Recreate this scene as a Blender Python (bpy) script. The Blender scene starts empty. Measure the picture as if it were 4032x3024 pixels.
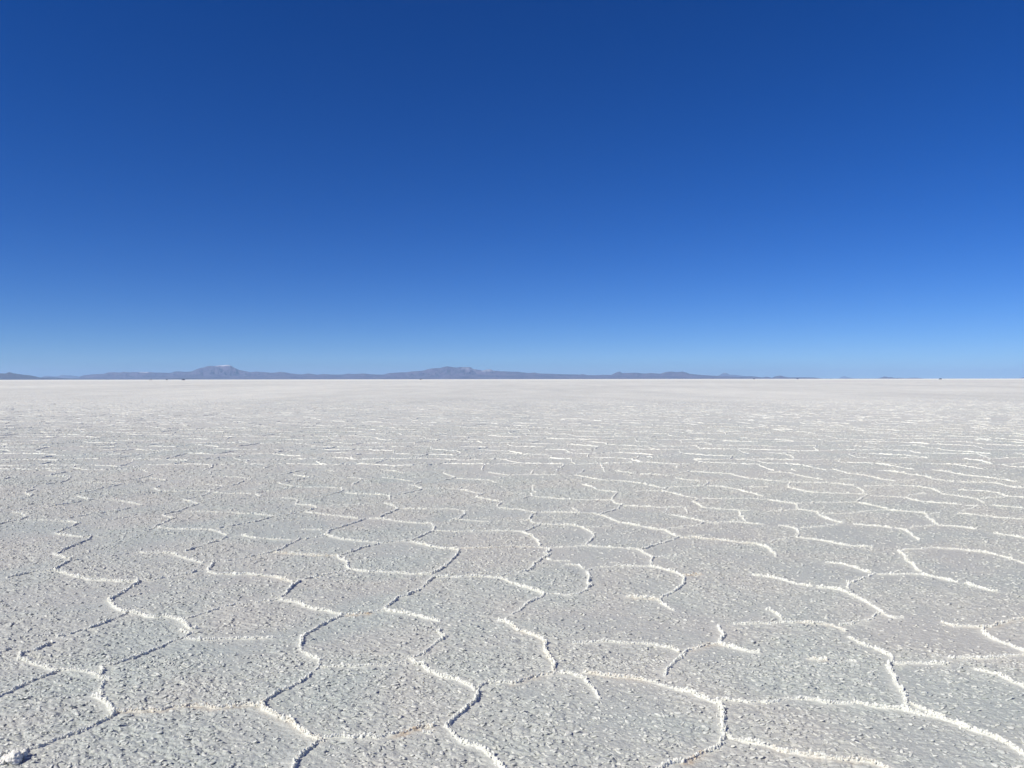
import bpy, math, time
import numpy as np
from mathutils import Matrix, Vector

T0 = time.time()
R = math.radians
col = bpy.context.scene.collection
rng = np.random.default_rng(11)

# ------------------------------------------------------------------ camera
EYE = 1.65
F = 3028.0                       # focal length in pixels of the 4032 px wide photograph
PITCH = math.atan(19.5 / F)      # looking very slightly down
ROLL = -math.atan(5.0 / 4032.0)
ROT = (Matrix.Rotation(math.pi / 2 - PITCH, 3, 'X') @ Matrix.Rotation(ROLL, 3, 'Z'))
ROTN = np.array(ROT)

def ground_pt(px, py):
    """point of the flat ground seen at a photograph pixel"""
    v = ROTN @ np.array([px - 2016.0, -(py - 1512.0), -F])
    t = EYE / -v[2]
    return v[0] * t, v[1] * t

cam_d = bpy.data.cameras.new('camera')
cam_d.sensor_fit = 'HORIZONTAL'
cam_d.sensor_width = 36.0
cam_d.lens = 36.0 * F / 4032.0
cam_d.clip_start = 0.05
cam_d.clip_end = 200000.0
cam = bpy.data.objects.new('camera', cam_d)
cam.matrix_world = Matrix.Translation((0, 0, EYE)) @ ROT.to_4x4()
col.objects.link(cam)
bpy.context.scene.camera = cam

# ------------------------------------------------------------------ light
SUN_EL, SUN_AZ = R(41.0), R(237.0)       # azimuth clockwise from +Y: to the left and a little behind
sun_dir = Vector((math.sin(SUN_AZ) * math.cos(SUN_EL), math.cos(SUN_AZ) * math.cos(SUN_EL), math.sin(SUN_EL)))
ld = bpy.data.lights.new('sun', 'SUN')
ld.energy = 5.0
ld.angle = R(0.53)
ld.color = (1.0, 0.945, 0.83)
lo = bpy.data.objects.new('sun', ld)
lo.rotation_euler = sun_dir.to_track_quat('Z', 'Y').to_euler()
lo.location = (-20, -10, 30)
col.objects.link(lo)

w = bpy.data.worlds.new('World')
bpy.context.scene.world = w
w.use_nodes = True
nt = w.node_tree
nt.nodes.clear()
out = nt.nodes.new('ShaderNodeOutputWorld')
bg = nt.nodes.new('ShaderNodeBackground')
sky = nt.nodes.new('ShaderNodeTexSky')
sky.sky_type = 'NISHITA'
sky.sun_disc = False
sky.sun_elevation = SUN_EL
sky.sun_rotation = SUN_AZ
sky.altitude = 3650
sky.air_density = 1.0
sky.dust_density = 0.0
sky.ozone_density = 3.0
bg.inputs['Strength'].default_value = 0.075
# the deep saturated blue of thin high-altitude air: a plain colour matrix on the sky's own colour
sep = nt.nodes.new('ShaderNodeSeparateColor'); comb = nt.nodes.new('ShaderNodeCombineColor')
nt.links.new(sky.outputs[0], sep.inputs[0])
def chan(ch, a, b):
    m1 = nt.nodes.new('ShaderNodeMath'); m1.operation = 'MULTIPLY'; m1.inputs[1].default_value = a
    m2 = nt.nodes.new('ShaderNodeMath'); m2.operation = 'MULTIPLY'; m2.inputs[1].default_value = b
    m3 = nt.nodes.new('ShaderNodeMath'); m3.operation = 'SUBTRACT'; m3.use_clamp = False
    m4 = nt.nodes.new('ShaderNodeMath'); m4.operation = 'MAXIMUM'; m4.inputs[1].default_value = 0.0
    nt.links.new(sep.outputs[ch], m1.inputs[0]); nt.links.new(sep.outputs[2], m2.inputs[0])
    nt.links.new(m1.outputs[0], m3.inputs[0]); nt.links.new(m2.outputs[0], m3.inputs[1])
    nt.links.new(m3.outputs[0], m4.inputs[0])
    # grey added to the unseen high sky so its fill light is less blue
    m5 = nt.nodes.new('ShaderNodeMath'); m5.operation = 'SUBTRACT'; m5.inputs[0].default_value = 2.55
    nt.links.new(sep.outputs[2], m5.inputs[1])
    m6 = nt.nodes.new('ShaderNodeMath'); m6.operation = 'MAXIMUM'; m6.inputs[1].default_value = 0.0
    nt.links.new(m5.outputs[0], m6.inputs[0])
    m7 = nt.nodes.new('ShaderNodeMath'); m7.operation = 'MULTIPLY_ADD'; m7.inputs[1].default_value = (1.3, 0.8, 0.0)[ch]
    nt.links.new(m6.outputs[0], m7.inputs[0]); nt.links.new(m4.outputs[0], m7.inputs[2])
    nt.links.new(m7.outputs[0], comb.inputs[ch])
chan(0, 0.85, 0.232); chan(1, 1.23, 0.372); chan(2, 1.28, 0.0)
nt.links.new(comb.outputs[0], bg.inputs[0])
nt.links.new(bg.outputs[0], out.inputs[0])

# ------------------------------------------------------------------ materials
def new_mat(name):
    m = bpy.data.materials.new(name)
    m.use_nodes = True
    return m, m.node_tree, m.node_tree.nodes['Principled BSDF']

def simple(name, c, rough=0.6, metal=0.0, var=0.06, scale=3.0):
    m, t, b = new_mat(name)
    n = t.nodes.new('ShaderNodeTexNoise'); n.inputs['Scale'].default_value = scale
    n.inputs['Detail'].default_value = 4
    tc = t.nodes.new('ShaderNodeTexCoord'); t.links.new(tc.outputs['Object'], n.inputs['Vector'])
    mx = t.nodes.new('ShaderNodeMix'); mx.data_type = 'RGBA'
    mx.inputs['A'].default_value = (*[max(0, v * (1 - var)) for v in c], 1)
    mx.inputs['B'].default_value = (*[min(1, v * (1 + var)) for v in c], 1)
    t.links.new(n.outputs['Fac'], mx.inputs['Factor'])
    t.links.new(mx.outputs['Result'], b.inputs['Base Color'])
    b.inputs['Roughness'].default_value = rough
    b.inputs['Metallic'].default_value = metal
    return m

def salt_material(name, attrs=True):
    m, t, b = new_mat(name)
    N, L = t.nodes, t.links
    tc = N.new('ShaderNodeTexCoord')
    def noise(scale, detail, rough=0.5, dist=0.0):
        n = N.new('ShaderNodeTexNoise')
        n.inputs['Scale'].default_value = scale
        n.inputs['Detail'].default_value = detail
        n.inputs['Roughness'].default_value = rough
        n.inputs['Distortion'].default_value = dist
        L.new(tc.outputs['Object'], n.inputs['Vector'])
        return n
    def ramp(src, a, b_, lo=0.0, hi=1.0):
        r = N.new('ShaderNodeMapRange')
        r.inputs['From Min'].default_value = a; r.inputs['From Max'].default_value = b_
        r.inputs['To Min'].default_value = lo; r.inputs['To Max'].default_value = hi
        L.new(src, r.inputs['Value'])
        return r.outputs['Result']
    def mix(f, a, b_):
        x = N.new('ShaderNodeMix'); x.data_type = 'RGBA'
        for k, v in (('A', a), ('B', b_)):
            if isinstance(v, tuple): x.inputs[k].default_value = (*v, 1)
            else: L.new(v, x.inputs[k])
        if isinstance(f, float): x.inputs['Factor'].default_value = f
        else: L.new(f, x.inputs['Factor'])
        return x.outputs['Result']
    patches = noise(0.75, 3, 0.55, 0.6)
    c = mix(ramp(patches.outputs['Fac'], 0.38, 0.62), (0.470, 0.474, 0.445), (0.425, 0.463, 0.440))
    wide = noise(0.09, 3, 0.6)
    c = mix(ramp(wide.outputs['Fac'], 0.40, 0.62, 0.0, 0.55), c, (0.52, 0.52, 0.485))
    grain = noise(70.0, 3, 0.6)
    c = mix(ramp(grain.outputs['Fac'], 0.52, 0.68, 0.0, 0.35), c, (0.74, 0.73, 0.69))
    if attrs:
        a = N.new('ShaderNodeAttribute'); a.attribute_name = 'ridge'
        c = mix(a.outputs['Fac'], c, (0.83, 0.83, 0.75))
        s = N.new('ShaderNodeAttribute'); s.attribute_name = 'stain'
        c = mix(s.outputs['Fac'], c, (0.50, 0.36, 0.22))
    else:
        c = mix(0.8, c, (0.82, 0.81, 0.75))
    L.new(c, b.inputs['Base Color'])
    b.inputs['Roughness'].default_value = 0.62
    b.inputs['Specular IOR Level'].default_value = 0.35
    fine = noise(260.0, 3, 0.6)
    mid = noise(60.0, 3, 0.55)
    b1 = N.new('ShaderNodeBump'); b1.inputs['Strength'].default_value = 0.6; b1.inputs['Distance'].default_value = 0.003
    L.new(fine.outputs['Fac'], b1.inputs['Height'])
    b2 = N.new('ShaderNodeBump'); b2.inputs['Strength'].default_value = 0.6; b2.inputs['Distance'].default_value = 0.009
    L.new(mid.outputs['Fac'], b2.inputs['Height']); L.new(b1.outputs['Normal'], b2.inputs['Normal'])
    L.new(b2.outputs['Normal'], b.inputs['Normal'])
    # salt lets a little light through
    b.inputs['Subsurface Weight'].default_value = 0.22
    b.inputs['Subsurface Radius'].default_value = (1.0, 0.85, 0.7)
    b.inputs['Subsurface Scale'].default_value = 0.008
    return m

# ------------------------------------------------------------------ numpy noise
TAB = rng.random((1024, 1024)).astype(np.float32)
TX = rng.random((1024, 1024)).astype(np.float32)
TY = rng.random((1024, 1024)).astype(np.float32)

def vnoise(x, y, seed=0):
    ix = np.floor(x).astype(np.int32); iy = np.floor(y).astype(np.int32)
    fx = (x - ix).astype(np.float32); fy = (y - iy).astype(np.float32)
    fx = fx * fx * (3 - 2 * fx); fy = fy * fy * (3 - 2 * fy)
    ix = ix + seed * 131; iy = iy + seed * 57
    a = TAB[ix & 1023, iy & 1023]; b = TAB[(ix + 1) & 1023, iy & 1023]
    c = TAB[ix & 1023, (iy + 1) & 1023]; d = TAB[(ix + 1) & 1023, (iy + 1) & 1023]
    ab = a + (b - a) * fx
    cd = c + (d - c) * fx
    return ab + (cd - ab) * fy

def fbm(x, y, octs, seed=0, gain=0.5):
    s = 0.0; a = 1.0; tot = 0.0
    for k in range(octs):
        s = s + a * vnoise(x * 2.03 ** k + 7.7 * k, y * 2.03 ** k - 3.1 * k, seed + k)
        tot += a; a *= gain
    return s / tot

def nodules(x, y, seed=0):
    """knobbly bumps with steep sides: the height of round-topped lumps round jittered points"""
    ix = np.floor(x).astype(np.int32); iy = np.floor(y).astype(np.int32)
    fx = (x - ix).astype(np.float32); fy = (y - iy).astype(np.float32)
    best = np.zeros_like(fx)
    for dx in (-1, 0, 1):
        for dy in (-1, 0, 1):
            jx = (ix + dx + seed * 97) & 1023; jy = (iy + dy + seed * 61) & 1023
            ox = TX[jx, jy]; oy = TY[jx, jy]
            hgt = TAB[jx, jy]
            rad = 0.45 + 0.55 * TX[jy, jx]
            d2 = ((fx - dx - ox) ** 2 + (fy - dy - oy) ** 2) / (rad * rad)
            h = np.clip(1.0 - d2 * d2 * d2, 0, 1) * (0.15 + 0.85 * hgt)
            np.maximum(best, h, out=best)
    return best

# ------------------------------------------------------------------ ridge lines traced on the salt
# tile : (x0, y0) of the photograph; coordinates inside a tile are 2.194 per photograph pixel
TILES = {'A': (0, 2300), 'B': (1008, 2300), 'C': (2016, 2300), 'D': (3024, 2300),
         'E': (0, 1850), 'F': (1008, 1850), 'G': (2016, 1850), 'H': (3024, 1850)}
LINES = '''
A1.0:1190,0 1110,45 1050,80 985,115 945,150 985,190 1040,230 1105,245
A.7:1105,250 1060,275 990,300 930,330 860,360 780,390
A.3:780,390 700,405 600,440 500,460
A.8:450,505 380,545 320,570 240,590 175,610
A.8:175,610 165,650 230,665 310,690 400,710 490,745
A.75:490,755 420,785 340,815 270,840 180,885 90,930 0,970 -200,1060
A.6:490,745 600,745 690,750 770,760 830,795 880,815 940,820
A.5:1470,505 1390,550 1300,580 1230,610 1130,645 1050,675 960,695 870,715
A.9:1105,245 1180,260 1260,285 1340,290 1420,280 1500,290 1560,310
A1.0:1560,310 1600,350 1650,390 1690,390
A.8:1570,395 1640,435
A.3:1640,435 1540,480 1470,505
A.5:2070,170 1980,195 1900,215 1840,230 1730,260 1640,290 1570,305
A.5:1600,470 1700,480 1780,485 1870,475 1950,470 2050,475 2212,475
A.8:870,715 900,750 870,790 940,820
A.35:900,830 890,880 880,920 880,960
A1.0:800,975 860,985 930,1040 990,1110
A.9:990,1130 950,1165 880,1200 800,1240 720,1280 640,1305 560,1330 500,1350 430,1385 330,1430 240,1450 180,1490
A.5:150,1470 60,1480 0,1500 -100,1540
A.65s.4:1000,1110 1070,1105 1180,1100 1280,1090 1370,1095 1480,1070 1570,1060 1700,1055 1780,1055 1860,1075 1970,1060 2060,1050 2130,1040 2212,1055 2260,1060
A.3:-60,620 0,605 50,580 110,555
B.9:350,0 300,40 270,70 250,100 190,135
B.4:190,135 120,150 60,155 0,165
B.9:200,130 280,150 360,165 440,200 510,220 600,230 670,255 740,270
B.9:740,285 680,305 620,330 560,360 500,400 440,430 395,460
B1.1:395,460 405,500 385,540
B.5:0,470 70,470 150,465
B.3:385,560 440,610
B.9:440,610 500,640 560,650
B.4:550,660 550,700 510,745
B.8:480,780 430,820 370,860 290,910 220,930 160,970 90,1010 50,1030
B1.3s.3:50,1030 50,1090 150,1130 250,1170 310,1190 350,1250 420,1290 500,1330 570,1370
B1.0:570,1370 510,1400 470,1440 420,1490 360,1540 340,1589 300,1660
B.8:600,1345 680,1335 760,1330 820,1350 900,1340 990,1335 1060,1345 1130,1320 1210,1310
B.7s.9:1210,1310 1280,1285 1350,1270 1400,1250
B.4s.4:1400,1250 1450,1240 1530,1245
B1.1:1640,1240 1700,1190 1740,1150 1800,1110 1830,1070 1890,1030 1900,990 1920,940
B.5:1890,920 1940,890 2000,865 2080,850 2150,850 2212,845
B1.0:1890,915 1860,880 1800,860 1740,830 1670,810 1600,795 1530,760 1480,735 1430,705 1380,690 1340,650
B.7:1340,640 1420,620 1460,590 1500,555 1540,520 1590,490 1640,465
B.9:1640,465 1600,440 1575,415 1600,400
B1.0:1590,325 1500,305 1420,290 1350,270 1270,255 1190,245 1110,235
B.7:1110,235 1130,205 1190,160 1220,120 1300,110 1360,80 1420,50 1480,0
B.45s.8:790,270 860,270 900,265 980,255
B.25:980,255 1100,240
B.5:560,720 700,715 800,705 850,715 960,710 1060,705 1140,705 1230,690 1330,650
B.4:1450,1290 1510,1300
B.4:1640,1240 1700,1300 1770,1370
B1.1:1770,1370 1830,1400 1900,1410 1960,1440 2000,1470 2040,1510 2090,1560 2110,1589 2160,1650
B.9:2095,320 2150,330 2212,355
C.9:0,10 90,35 160,55 220,75 280,100
C.7:280,105 240,135 180,155 110,195
C.25:110,195 60,240 0,270
C.7:650,10 690,20 660,50 640,70
C.4:640,70 570,100
C.4:280,100 380,95 460,105 530,105 570,100
C.8s.3:990,125 1060,130 1130,130 1200,135 1280,150
C.8:1450,45 1400,75 1370,95 1300,120 1280,150
C.6:1280,150 1300,180 1350,200 1400,235
C1.05s.2:0,355 20,380 80,410 150,430 220,460 270,480 300,520 280,580 310,610 350,660 370,700 360,750
C.75s.3:380,770 300,780 240,790 180,805 120,830 60,850 0,860
C.6:380,765 460,765 520,775 560,800 620,810
C.4:620,810 660,850 700,900 730,940 755,990
C.85s.3:620,765 700,775 770,790 850,800 910,800 1020,805 1110,815 1190,835
C.3:1190,835 1300,870 1420,910
C1.1:1420,910 1500,925 1570,945 1620,980 1700,1010 1790,1040 1810,1100 1830,1160 1820,1220 1840,1270 1830,1330
C.9:1320,785 1350,740 1380,700 1430,650 1480,600 1530,565
C.5s.4:1530,565 1600,555 1650,535 1700,515 1790,520
C.9:1790,520 1860,535 1930,550 2000,570 2060,585 2140,590
C.8:1790,515 1810,470 1820,430 1800,390 1780,360
C.3:530,515 660,510 780,500 880,505 1000,515 1080,515 1180,520
C.6:1180,520 1250,525 1320,540 1380,550 1440,580
C.65:1780,1010 1850,1010 1920,1015 2000,1025 2080,1030 2160,1025 2212,1030
C.9:1830,1330 1800,1380 1760,1430 1700,1450 1660,1460
C.95s.8:1660,1460 1600,1490 1550,1520 1480,1550
C.9:1480,1550 1400,1560 1340,1589 1250,1640
C.95:1850,1310 1930,1350 2000,1360 2080,1375 2150,1390 2212,1407
C.3:1920,350 2050,345 2212,350
D1.0s.3:0,1407 80,1430 160,1455 250,1470 340,1490 430,1500 520,1520 600,1530 690,1540 790,1540 880,1550 960,1575 1000,1589 1080,1640
D.45:0,1030 100,1010 180,990 250,990
D.8:250,990 350,990 430,1000 520,1030 600,1025 680,1030 760,1025 850,1045 940,1060 1050,1075 1160,1080
D1.1:1160,1080 1240,1105 1340,1125 1430,1140 1520,1170 1620,1200 1720,1240 1800,1275 1900,1300 2000,1340 2080,1380 2150,1430 2212,1470 2360,1580
D1.0:1200,1075 1185,1010 1195,960 1150,900 1100,850 1100,810 1050,760 1040,700
D.8:1040,700 1085,680 1085,640 1040,605 980,580 930,555
D.35:930,555 850,525 780,500 690,460
D.8:1090,685 1170,685 1230,685 1320,685 1400,685 1480,690 1560,690
D.6:1560,640 1650,640 1780,645 1880,650 1950,645
D.3:1950,645 2050,630 2212,620 2400,610
D.6s.3:340,645 420,650 510,655
D.7:690,660 760,670
D.8:300,20 380,35
D.9:420,45 520,50 610,60 690,85 750,115 800,145 870,175 930,215 980,245 1020,275 1100,300 1170,295
D.5:975,260 920,275 900,310 850,320 790,325 720,345 620,360
D.7s.2:670,410 600,385 540,360 470,350 400,350 320,340 240,340
D.3:240,340 130,345 0,355
D.5:120,320 100,280 70,260 0,225
D.8:1710,0 1770,25 1840,45 1900,60 1980,70
D.8s.2:1500,340 1550,350 1600,370 1700,370 1800,380 1860,380
D.7s.3:2400,290 2212,310 2130,320 2060,335 2000,350 1950,375 1860,385
D.9:1860,390 1870,430 1930,470 2000,500 2080,530 2140,560 2212,590 2400,680
D.7:1780,740 1870,760 1950,780 2030,810 2110,850 2300,930
D.45:1230,1020 1300,1060 1400,1090 1520,1140
D.4:700,0 690,50
E.5:-150,120 0,95 70,80 150,72
E.5:-200,285 0,270 130,262 200,255 250,245 275,232
E.6:275,232 245,220 215,205 260,190 300,180
E.7:280,165 310,145
E.7:400,60 500,62 600,62
E.7:610,65 590,90 560,110 480,125 390,135
E.7:430,50 500,38 580,22
E.6:420,8 480,20
E.7:-150,530 0,470 60,455 120,445 180,430 235,405
E.6:235,405 200,385 150,370 110,370
E.7:145,360 180,345 300,330 420,322 540,305 650,290 740,275 810,262
E.7:780,265 720,250 650,238
E.7:645,220 740,205 830,188 900,165 980,150 1045,135
E.7:870,265 970,262 1040,272 1120,280 1180,298 1230,312
E.7:1230,312 1140,330 1050,350 960,365 860,380 740,395 640,410 590,420
E.3:230,435 330,437 440,437 540,440
E.7:540,440 600,445 660,458
E.8:690,455 640,478 590,502 540,520 485,552
E.8:485,552 560,560 640,570 715,582
E.8:715,582 780,575 770,600
E1.0:780,600 730,620 680,640 620,670 560,695 500,735
E.9:460,735 500,750 550,768 610,775
E.4:250,738 320,737
E.6:690,780 610,800
E.9:610,780 570,815 530,840 470,875
E.9:470,875 540,895 620,920 700,940 780,960 880,960 980,965 1080,970 1170,975
E1.0:1185,960 1190,987
E.5:60,940 150,920 220,905 300,890 400,882 460,880
E.35:620,118 740,118 860,122 1010,128
E.6:970,118 1080,100 1190,85 1260,70 1300,50 1335,42
E.5:1290,80 1380,90 1440,98
E.5:1440,98 1370,112 1300,125
E.6:1390,145 1340,165 1380,185
E.5:1090,242 1200,225 1300,210 1400,195 1480,190 1600,190 1700,185 1800,190
E.6:1780,132 1860,135 1920,145
E.7:2160,75 2100,105 2040,130 1950,150 1870,170 1810,180
E.7:1805,185 1805,210 1750,230 1680,245 1590,265
E.7:1590,265 1650,280 1715,298
E.8:1715,298 1640,320 1580,340 1540,360 1460,375 1410,390
E.5:1410,390 1460,410 1520,418
E.9:1520,418 1460,440 1400,470 1340,492
E.8:1340,492 1400,510 1500,512 1600,515 1700,518 1800,522 1860,530 1900,550 1960,572
E.35:1340,500 1290,525 1200,540 1080,555
E.7:1960,590 1890,615 1810,640 1740,665 1670,685 1605,712
E.7:2090,575 2160,590 2212,600
E.6:1890,515 1960,500 2060,480 2140,465 2212,455
E.4:960,755 1030,742 1110,728
E.5:1190,715 1280,720 1380,720 1500,728
E.8:1500,728 1560,755 1640,775 1700,790 1750,808
E1.2:1850,805 1830,830 1800,870
E.6:1800,885 1870,897 1960,900 2040,905
E.85:2040,905 2110,900 2212,910
E.6:1950,795 2030,785 2120,765 2212,740
E.6:1700,880 1650,900 1590,908 1500,925 1400,945 1300,960 1200,965
E.5:1830,200 1940,205 2060,208 2170,212
E.4:2050,260 2130,250 2212,242
E.3:1430,290 1560,272
E.4:920,435 1050,415 1150,395 1190,380
E.45:1640,365 1800,365 1980,370 2080,385 2212,388
E.4:1990,350 2040,335
E.5:1890,65 1980,68 2060,72 2120,78
E.6:1820,15 1820,50
E.4:1830,15 1950,5
E.5:1140,22 1230,5
E.4:950,5 1120,8
F.7:0,455 70,435 130,420 170,410
F.7:0,388 80,400 150,405
F.25:170,410 260,398 400,370
F.7:190,120 250,135 330,152
F.4:0,80 90,65
F.6:200,118 310,98 400,85 460,75
F.6:330,52 400,60 460,68
F.6:0,208 100,192 200,182 280,165 340,155
F.8:0,220 40,228
F.4:340,155 480,158 600,155 740,165
F.8:740,165 750,190
F.6:750,192 680,212 600,232 530,243
F.7:230,250 350,262
F.8:370,265 350,290
F.8:340,300 420,312 500,322
F.8:510,325 520,340 450,360 430,370
F.8:430,375 520,385 600,392 700,408 800,420 880,428
F.6:980,430 1080,430 1180,442 1280,455 1400,465 1500,470
F.9:940,430 870,458 800,482 720,510 640,530 610,565
F.8:600,570 650,585 740,608 840,618 970,630
F.3:970,630 1080,640 1200,630 1340,620
F.5:590,578 500,592 430,605
F.9:380,600 320,635 260,665 190,700 120,720 50,735 0,743
F.5:0,600 100,602 200,608 300,612
F.8s.35:150,715 250,722 350,732 450,742 560,748 700,748
F1.0:700,750 740,785 790,800 790,850 820,870
F.6:820,878 720,895 600,915 500,935 410,955
F.8:1060,650 990,665 900,690 830,715 730,745
F.8:830,870 900,880 980,892 1060,895 1160,900 1280,905 1400,912 1520,915
F.9s.2:0,910 100,915 180,935 260,955 320,975
F1.0:370,960 350,987
F1.1:1520,910 1590,880 1650,840 1700,800 1740,750 1750,705
F.8:1750,705 1680,695 1600,690 1500,670 1420,650 1340,630
F.8:1340,625 1400,595 1460,570 1530,540
F.8:1530,535 1540,500 1510,468
F.5:1540,535 1650,540 1760,545 1900,540 2050,538 2212,540
F.9:1540,940 1510,960 1480,987
F.7:1560,940 1650,938 1760,942 1880,935 1980,940 2080,948 2150,965 2212,995
F.5:2080,945 2150,920 2212,912
F.9:1230,345 1180,370 1130,390 1070,415
F.6:1230,345 1200,320 1110,295
F.8:1160,265 1160,230
F.5:1200,290 1150,295
F.7:770,208 860,215 960,222 1060,228 1160,232
F.6:1230,222 1330,205 1400,185 1440,170
F.6:1440,170 1390,150 1320,135
F.5:1430,105 1370,130
F.6:1090,72 1180,80 1280,92 1360,102
F.5:1110,65 1200,50 1280,35
F.5:1090,5 1200,18 1290,35
F.6:790,70 860,78 920,85
F.7:920,88 880,115 830,140
F.5:810,50 770,68
F.5:1230,345 1400,347 1620,348 1740,355 1800,365
F.8:1800,365 1810,390 1750,428
F.4:1700,435 1850,442 2010,455
F.6:1620,30 1680,55 1720,72
F.5:1720,72 1640,90 1570,98
F.5:1730,78 1860,85 2020,95 2080,118
F.5:1740,168 1830,155 1920,138
F.6:1750,175 1820,190 1930,210
F.6:1960,212 1910,238
F.35:1450,178 1600,170 1740,172
F.7:1900,240 1990,260 2100,275
F.8:2120,280 2090,325
F.6:2090,335 2212,350
F.6:2010,28 2100,40 2190,52
F.5:2190,58 2100,78
F.5:600,10 680,22
F.5:390,12 300,35 200,52
F.3s.3:1770,690 1900,688 2030,685 2170,675 2212,675
F.4:400,522 570,525
F.35:550,325 750,315 930,308 1050,295
G.6:0,350 90,355 180,370 210,378
G.8:210,378 160,405 150,435
G.7:80,440 150,440 190,465 240,475
G.8:240,480 190,510 110,545
G.9:0,540 80,545 160,575 210,615 240,665
G.8:240,475 340,482 430,482 500,485 570,492 620,505 660,530 710,565
G.9:710,570 690,610 640,665
G.4s.3:0,675 100,675 240,680 300,690
G1.0:300,690 330,710 280,740 340,745
G.4:330,685 450,680 560,672 640,668
G.7:640,668 740,678 840,680 940,688 1020,695 1090,702
G1.0:1090,705 1150,735 1220,772
G.9:1220,775 1205,810 1200,850
G1.0:340,745 260,785 200,820 190,860 130,890 60,905
G.4:300,775 340,795 500,800
G.4:465,828 580,838 620,870
G.5:640,895 690,870 760,860 850,855 930,845
G.5:930,845 1050,850 1200,855
G1.0:1200,855 1290,870 1380,895 1440,915 1490,945
G.8:1490,945 1490,980 1450,1030
G.9:650,900 680,940 660,990 690,1010 640,1045
G.45s1:1480,925 1560,918 1640,915
G.8:1440,590 1380,620 1300,645 1220,670 1160,690 1120,705
G.8:940,465 1050,480 1150,500 1250,515 1330,525
G.95:1330,525 1380,560 1450,590
G.8s.2:1450,590 1560,590 1680,605 1780,610 1880,625 1980,640 2110,650
G.85:2110,650 2160,670 2212,688
G.5:1340,520 1440,505 1520,492 1600,488
G.7:1600,488 1665,460
G.8:1380,395 1480,412 1560,430 1665,452
G.6:1670,460 1780,460 1880,452 1960,455 2060,465 2180,475
G.9:1970,370 1975,400 2020,445
G.7:250,370 400,375 560,378 700,380 760,392 850,428 930,462
G.7:930,470 850,488
G.3:850,490 700,498 620,505
G.7:760,392 830,365 910,345 950,315
G.7:950,310 890,295 860,270
G.8:860,265 880,240 915,210
G.8:910,205 820,195 730,180 680,150 610,132
G.6:200,238 310,248 420,258 560,265 700,268 860,272
G.5:0,268 80,255 170,235
G.6:180,232 160,210
G.7:210,200 180,180 180,140
G.5:0,205 100,210
G.5:660,125 740,108 840,98
G.7:850,98 930,98 1040,110 1140,130 1230,152 1320,168
G.7:1340,162 1300,190
G.35:1070,200 1200,195 1260,198
G.8:1290,200 1380,212 1480,235 1600,258
G.7:1610,262 1560,285
G.9:1570,288 1620,310 1640,328
G.7:1640,330 1760,342 1880,352 2050,362
G.5:960,315 1060,322 1180,328 1280,333 1500,330
G.4:1350,340 1330,370
G.5:1500,340 1515,370
G.6:520,335 570,365
G.6:540,48 640,68 740,85 820,98
G.7:620,10 560,45
G.4:0,48 100,45 220,45 400,50
G.6:180,12 165,38
G.6:890,12 1000,25 1040,35
G.5:1010,48 1050,35
G.5:1110,38 1220,42 1340,50
G.6:1340,55 1440,38 1530,18
G.6:1410,78 1500,90 1620,102
G.7:1690,105 1690,130 1660,145
G.3:1350,160 1500,155 1660,150
G.8:1690,148 1800,155 1900,170 1990,192 2100,218
G.8:2110,220 2170,240
G.5:1650,255 1780,262 1900,262 2060,258 2212,262
G.6:1530,18 1640,28 1760,35 1880,42 1960,65 2060,85 2212,100
G.5:1980,170 2030,155
G.4:2050,155 2212,155
G.8:2080,925 2212,940
G.3:1230,775 1330,768 1420,755
H.8:0,940 80,955 150,972 215,992 300,1010
H.8:500,815 600,825 680,840 760,862 830,885 890,900
H.7:930,908 870,935 820,960
H.5:820,960 740,980 700,1000 690,1040
H.5:940,912 1040,912 1140,912 1240,908 1330,912
H.8:1330,912 1420,930 1520,955 1640,980
H.9:1330,890 1280,870 1250,820 1200,790 1190,750 1130,710
H.4:1170,700 1250,695 1340,688 1410,680
H.4:1410,672 1480,682 1550,685
H.8:1550,685 1660,690 1760,705 1870,712
H.9:1870,712 1950,730 2020,755 2110,772
H.5:2110,772 2212,810 2400,860
H.8:1305,612 1260,580 1220,550 1170,525 1100,512
H.8:740,483 850,490 960,498 1070,512
H.5:1230,515 1280,500
H.4:1280,500 1400,492 1460,488
H.7:1470,490 1580,495 1690,512 1800,525
H.8:1470,485 1410,445 1370,400
H.7:1040,358 1140,365 1220,372 1330,382 1370,395
H.8:780,290 880,308 960,328 1040,352
H.4:1400,395 1480,382
H.7:1640,385 1740,395 1840,405 1940,415
H.7:1940,420 2080,430 2212,436 2400,450
H.6:1680,365 1750,345 1810,320
H.8:1940,318 2080,328 2212,342 2400,360
H.8:1190,242 1260,265 1340,282 1440,290 1540,300 1670,310
H.5:1710,315 1780,322
H.45:1200,235 1280,218 1370,215
H.5:890,232 1020,235 1180,240
H.7:770,280 830,245 860,225
H.8:0,265 80,278 160,290 240,302
H.7:250,300 260,345
H.7:260,350 340,362 430,375
H.8:430,378 480,420 560,445 640,470
H.4:0,370 120,362 250,350
H.4:470,390 600,390 700,385 820,372 940,360 1030,352
H.4:260,300 400,292 560,290 760,288
H.7:100,488 170,500 240,520
H.7:240,520 265,560 250,590
H.5:20,635 60,615 150,605 250,585
H.45:290,510 400,502 500,495 610,482
H.8:250,595 360,605 460,618 580,640 700,662 800,670 905,680
H.9:0,690 60,740 70,770
H.8:1950,560 2060,572 2212,600 2400,630
H.8:150,155 240,172 310,190 400,203 520,208 640,212 760,215 850,222
H.7:830,205 820,185 770,160
H.7:270,115 400,120 520,120 640,130 740,142
H.6:0,102 90,105 180,112 270,118
H.6:190,120 180,150
H.7:190,38 270,58 360,78 470,98
H.5:0,30 120,30 200,38
H.6:560,5 620,20 680,38 780,50 860,62
H.7:870,65 980,88 1100,105
H.4:620,88 760,90
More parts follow.
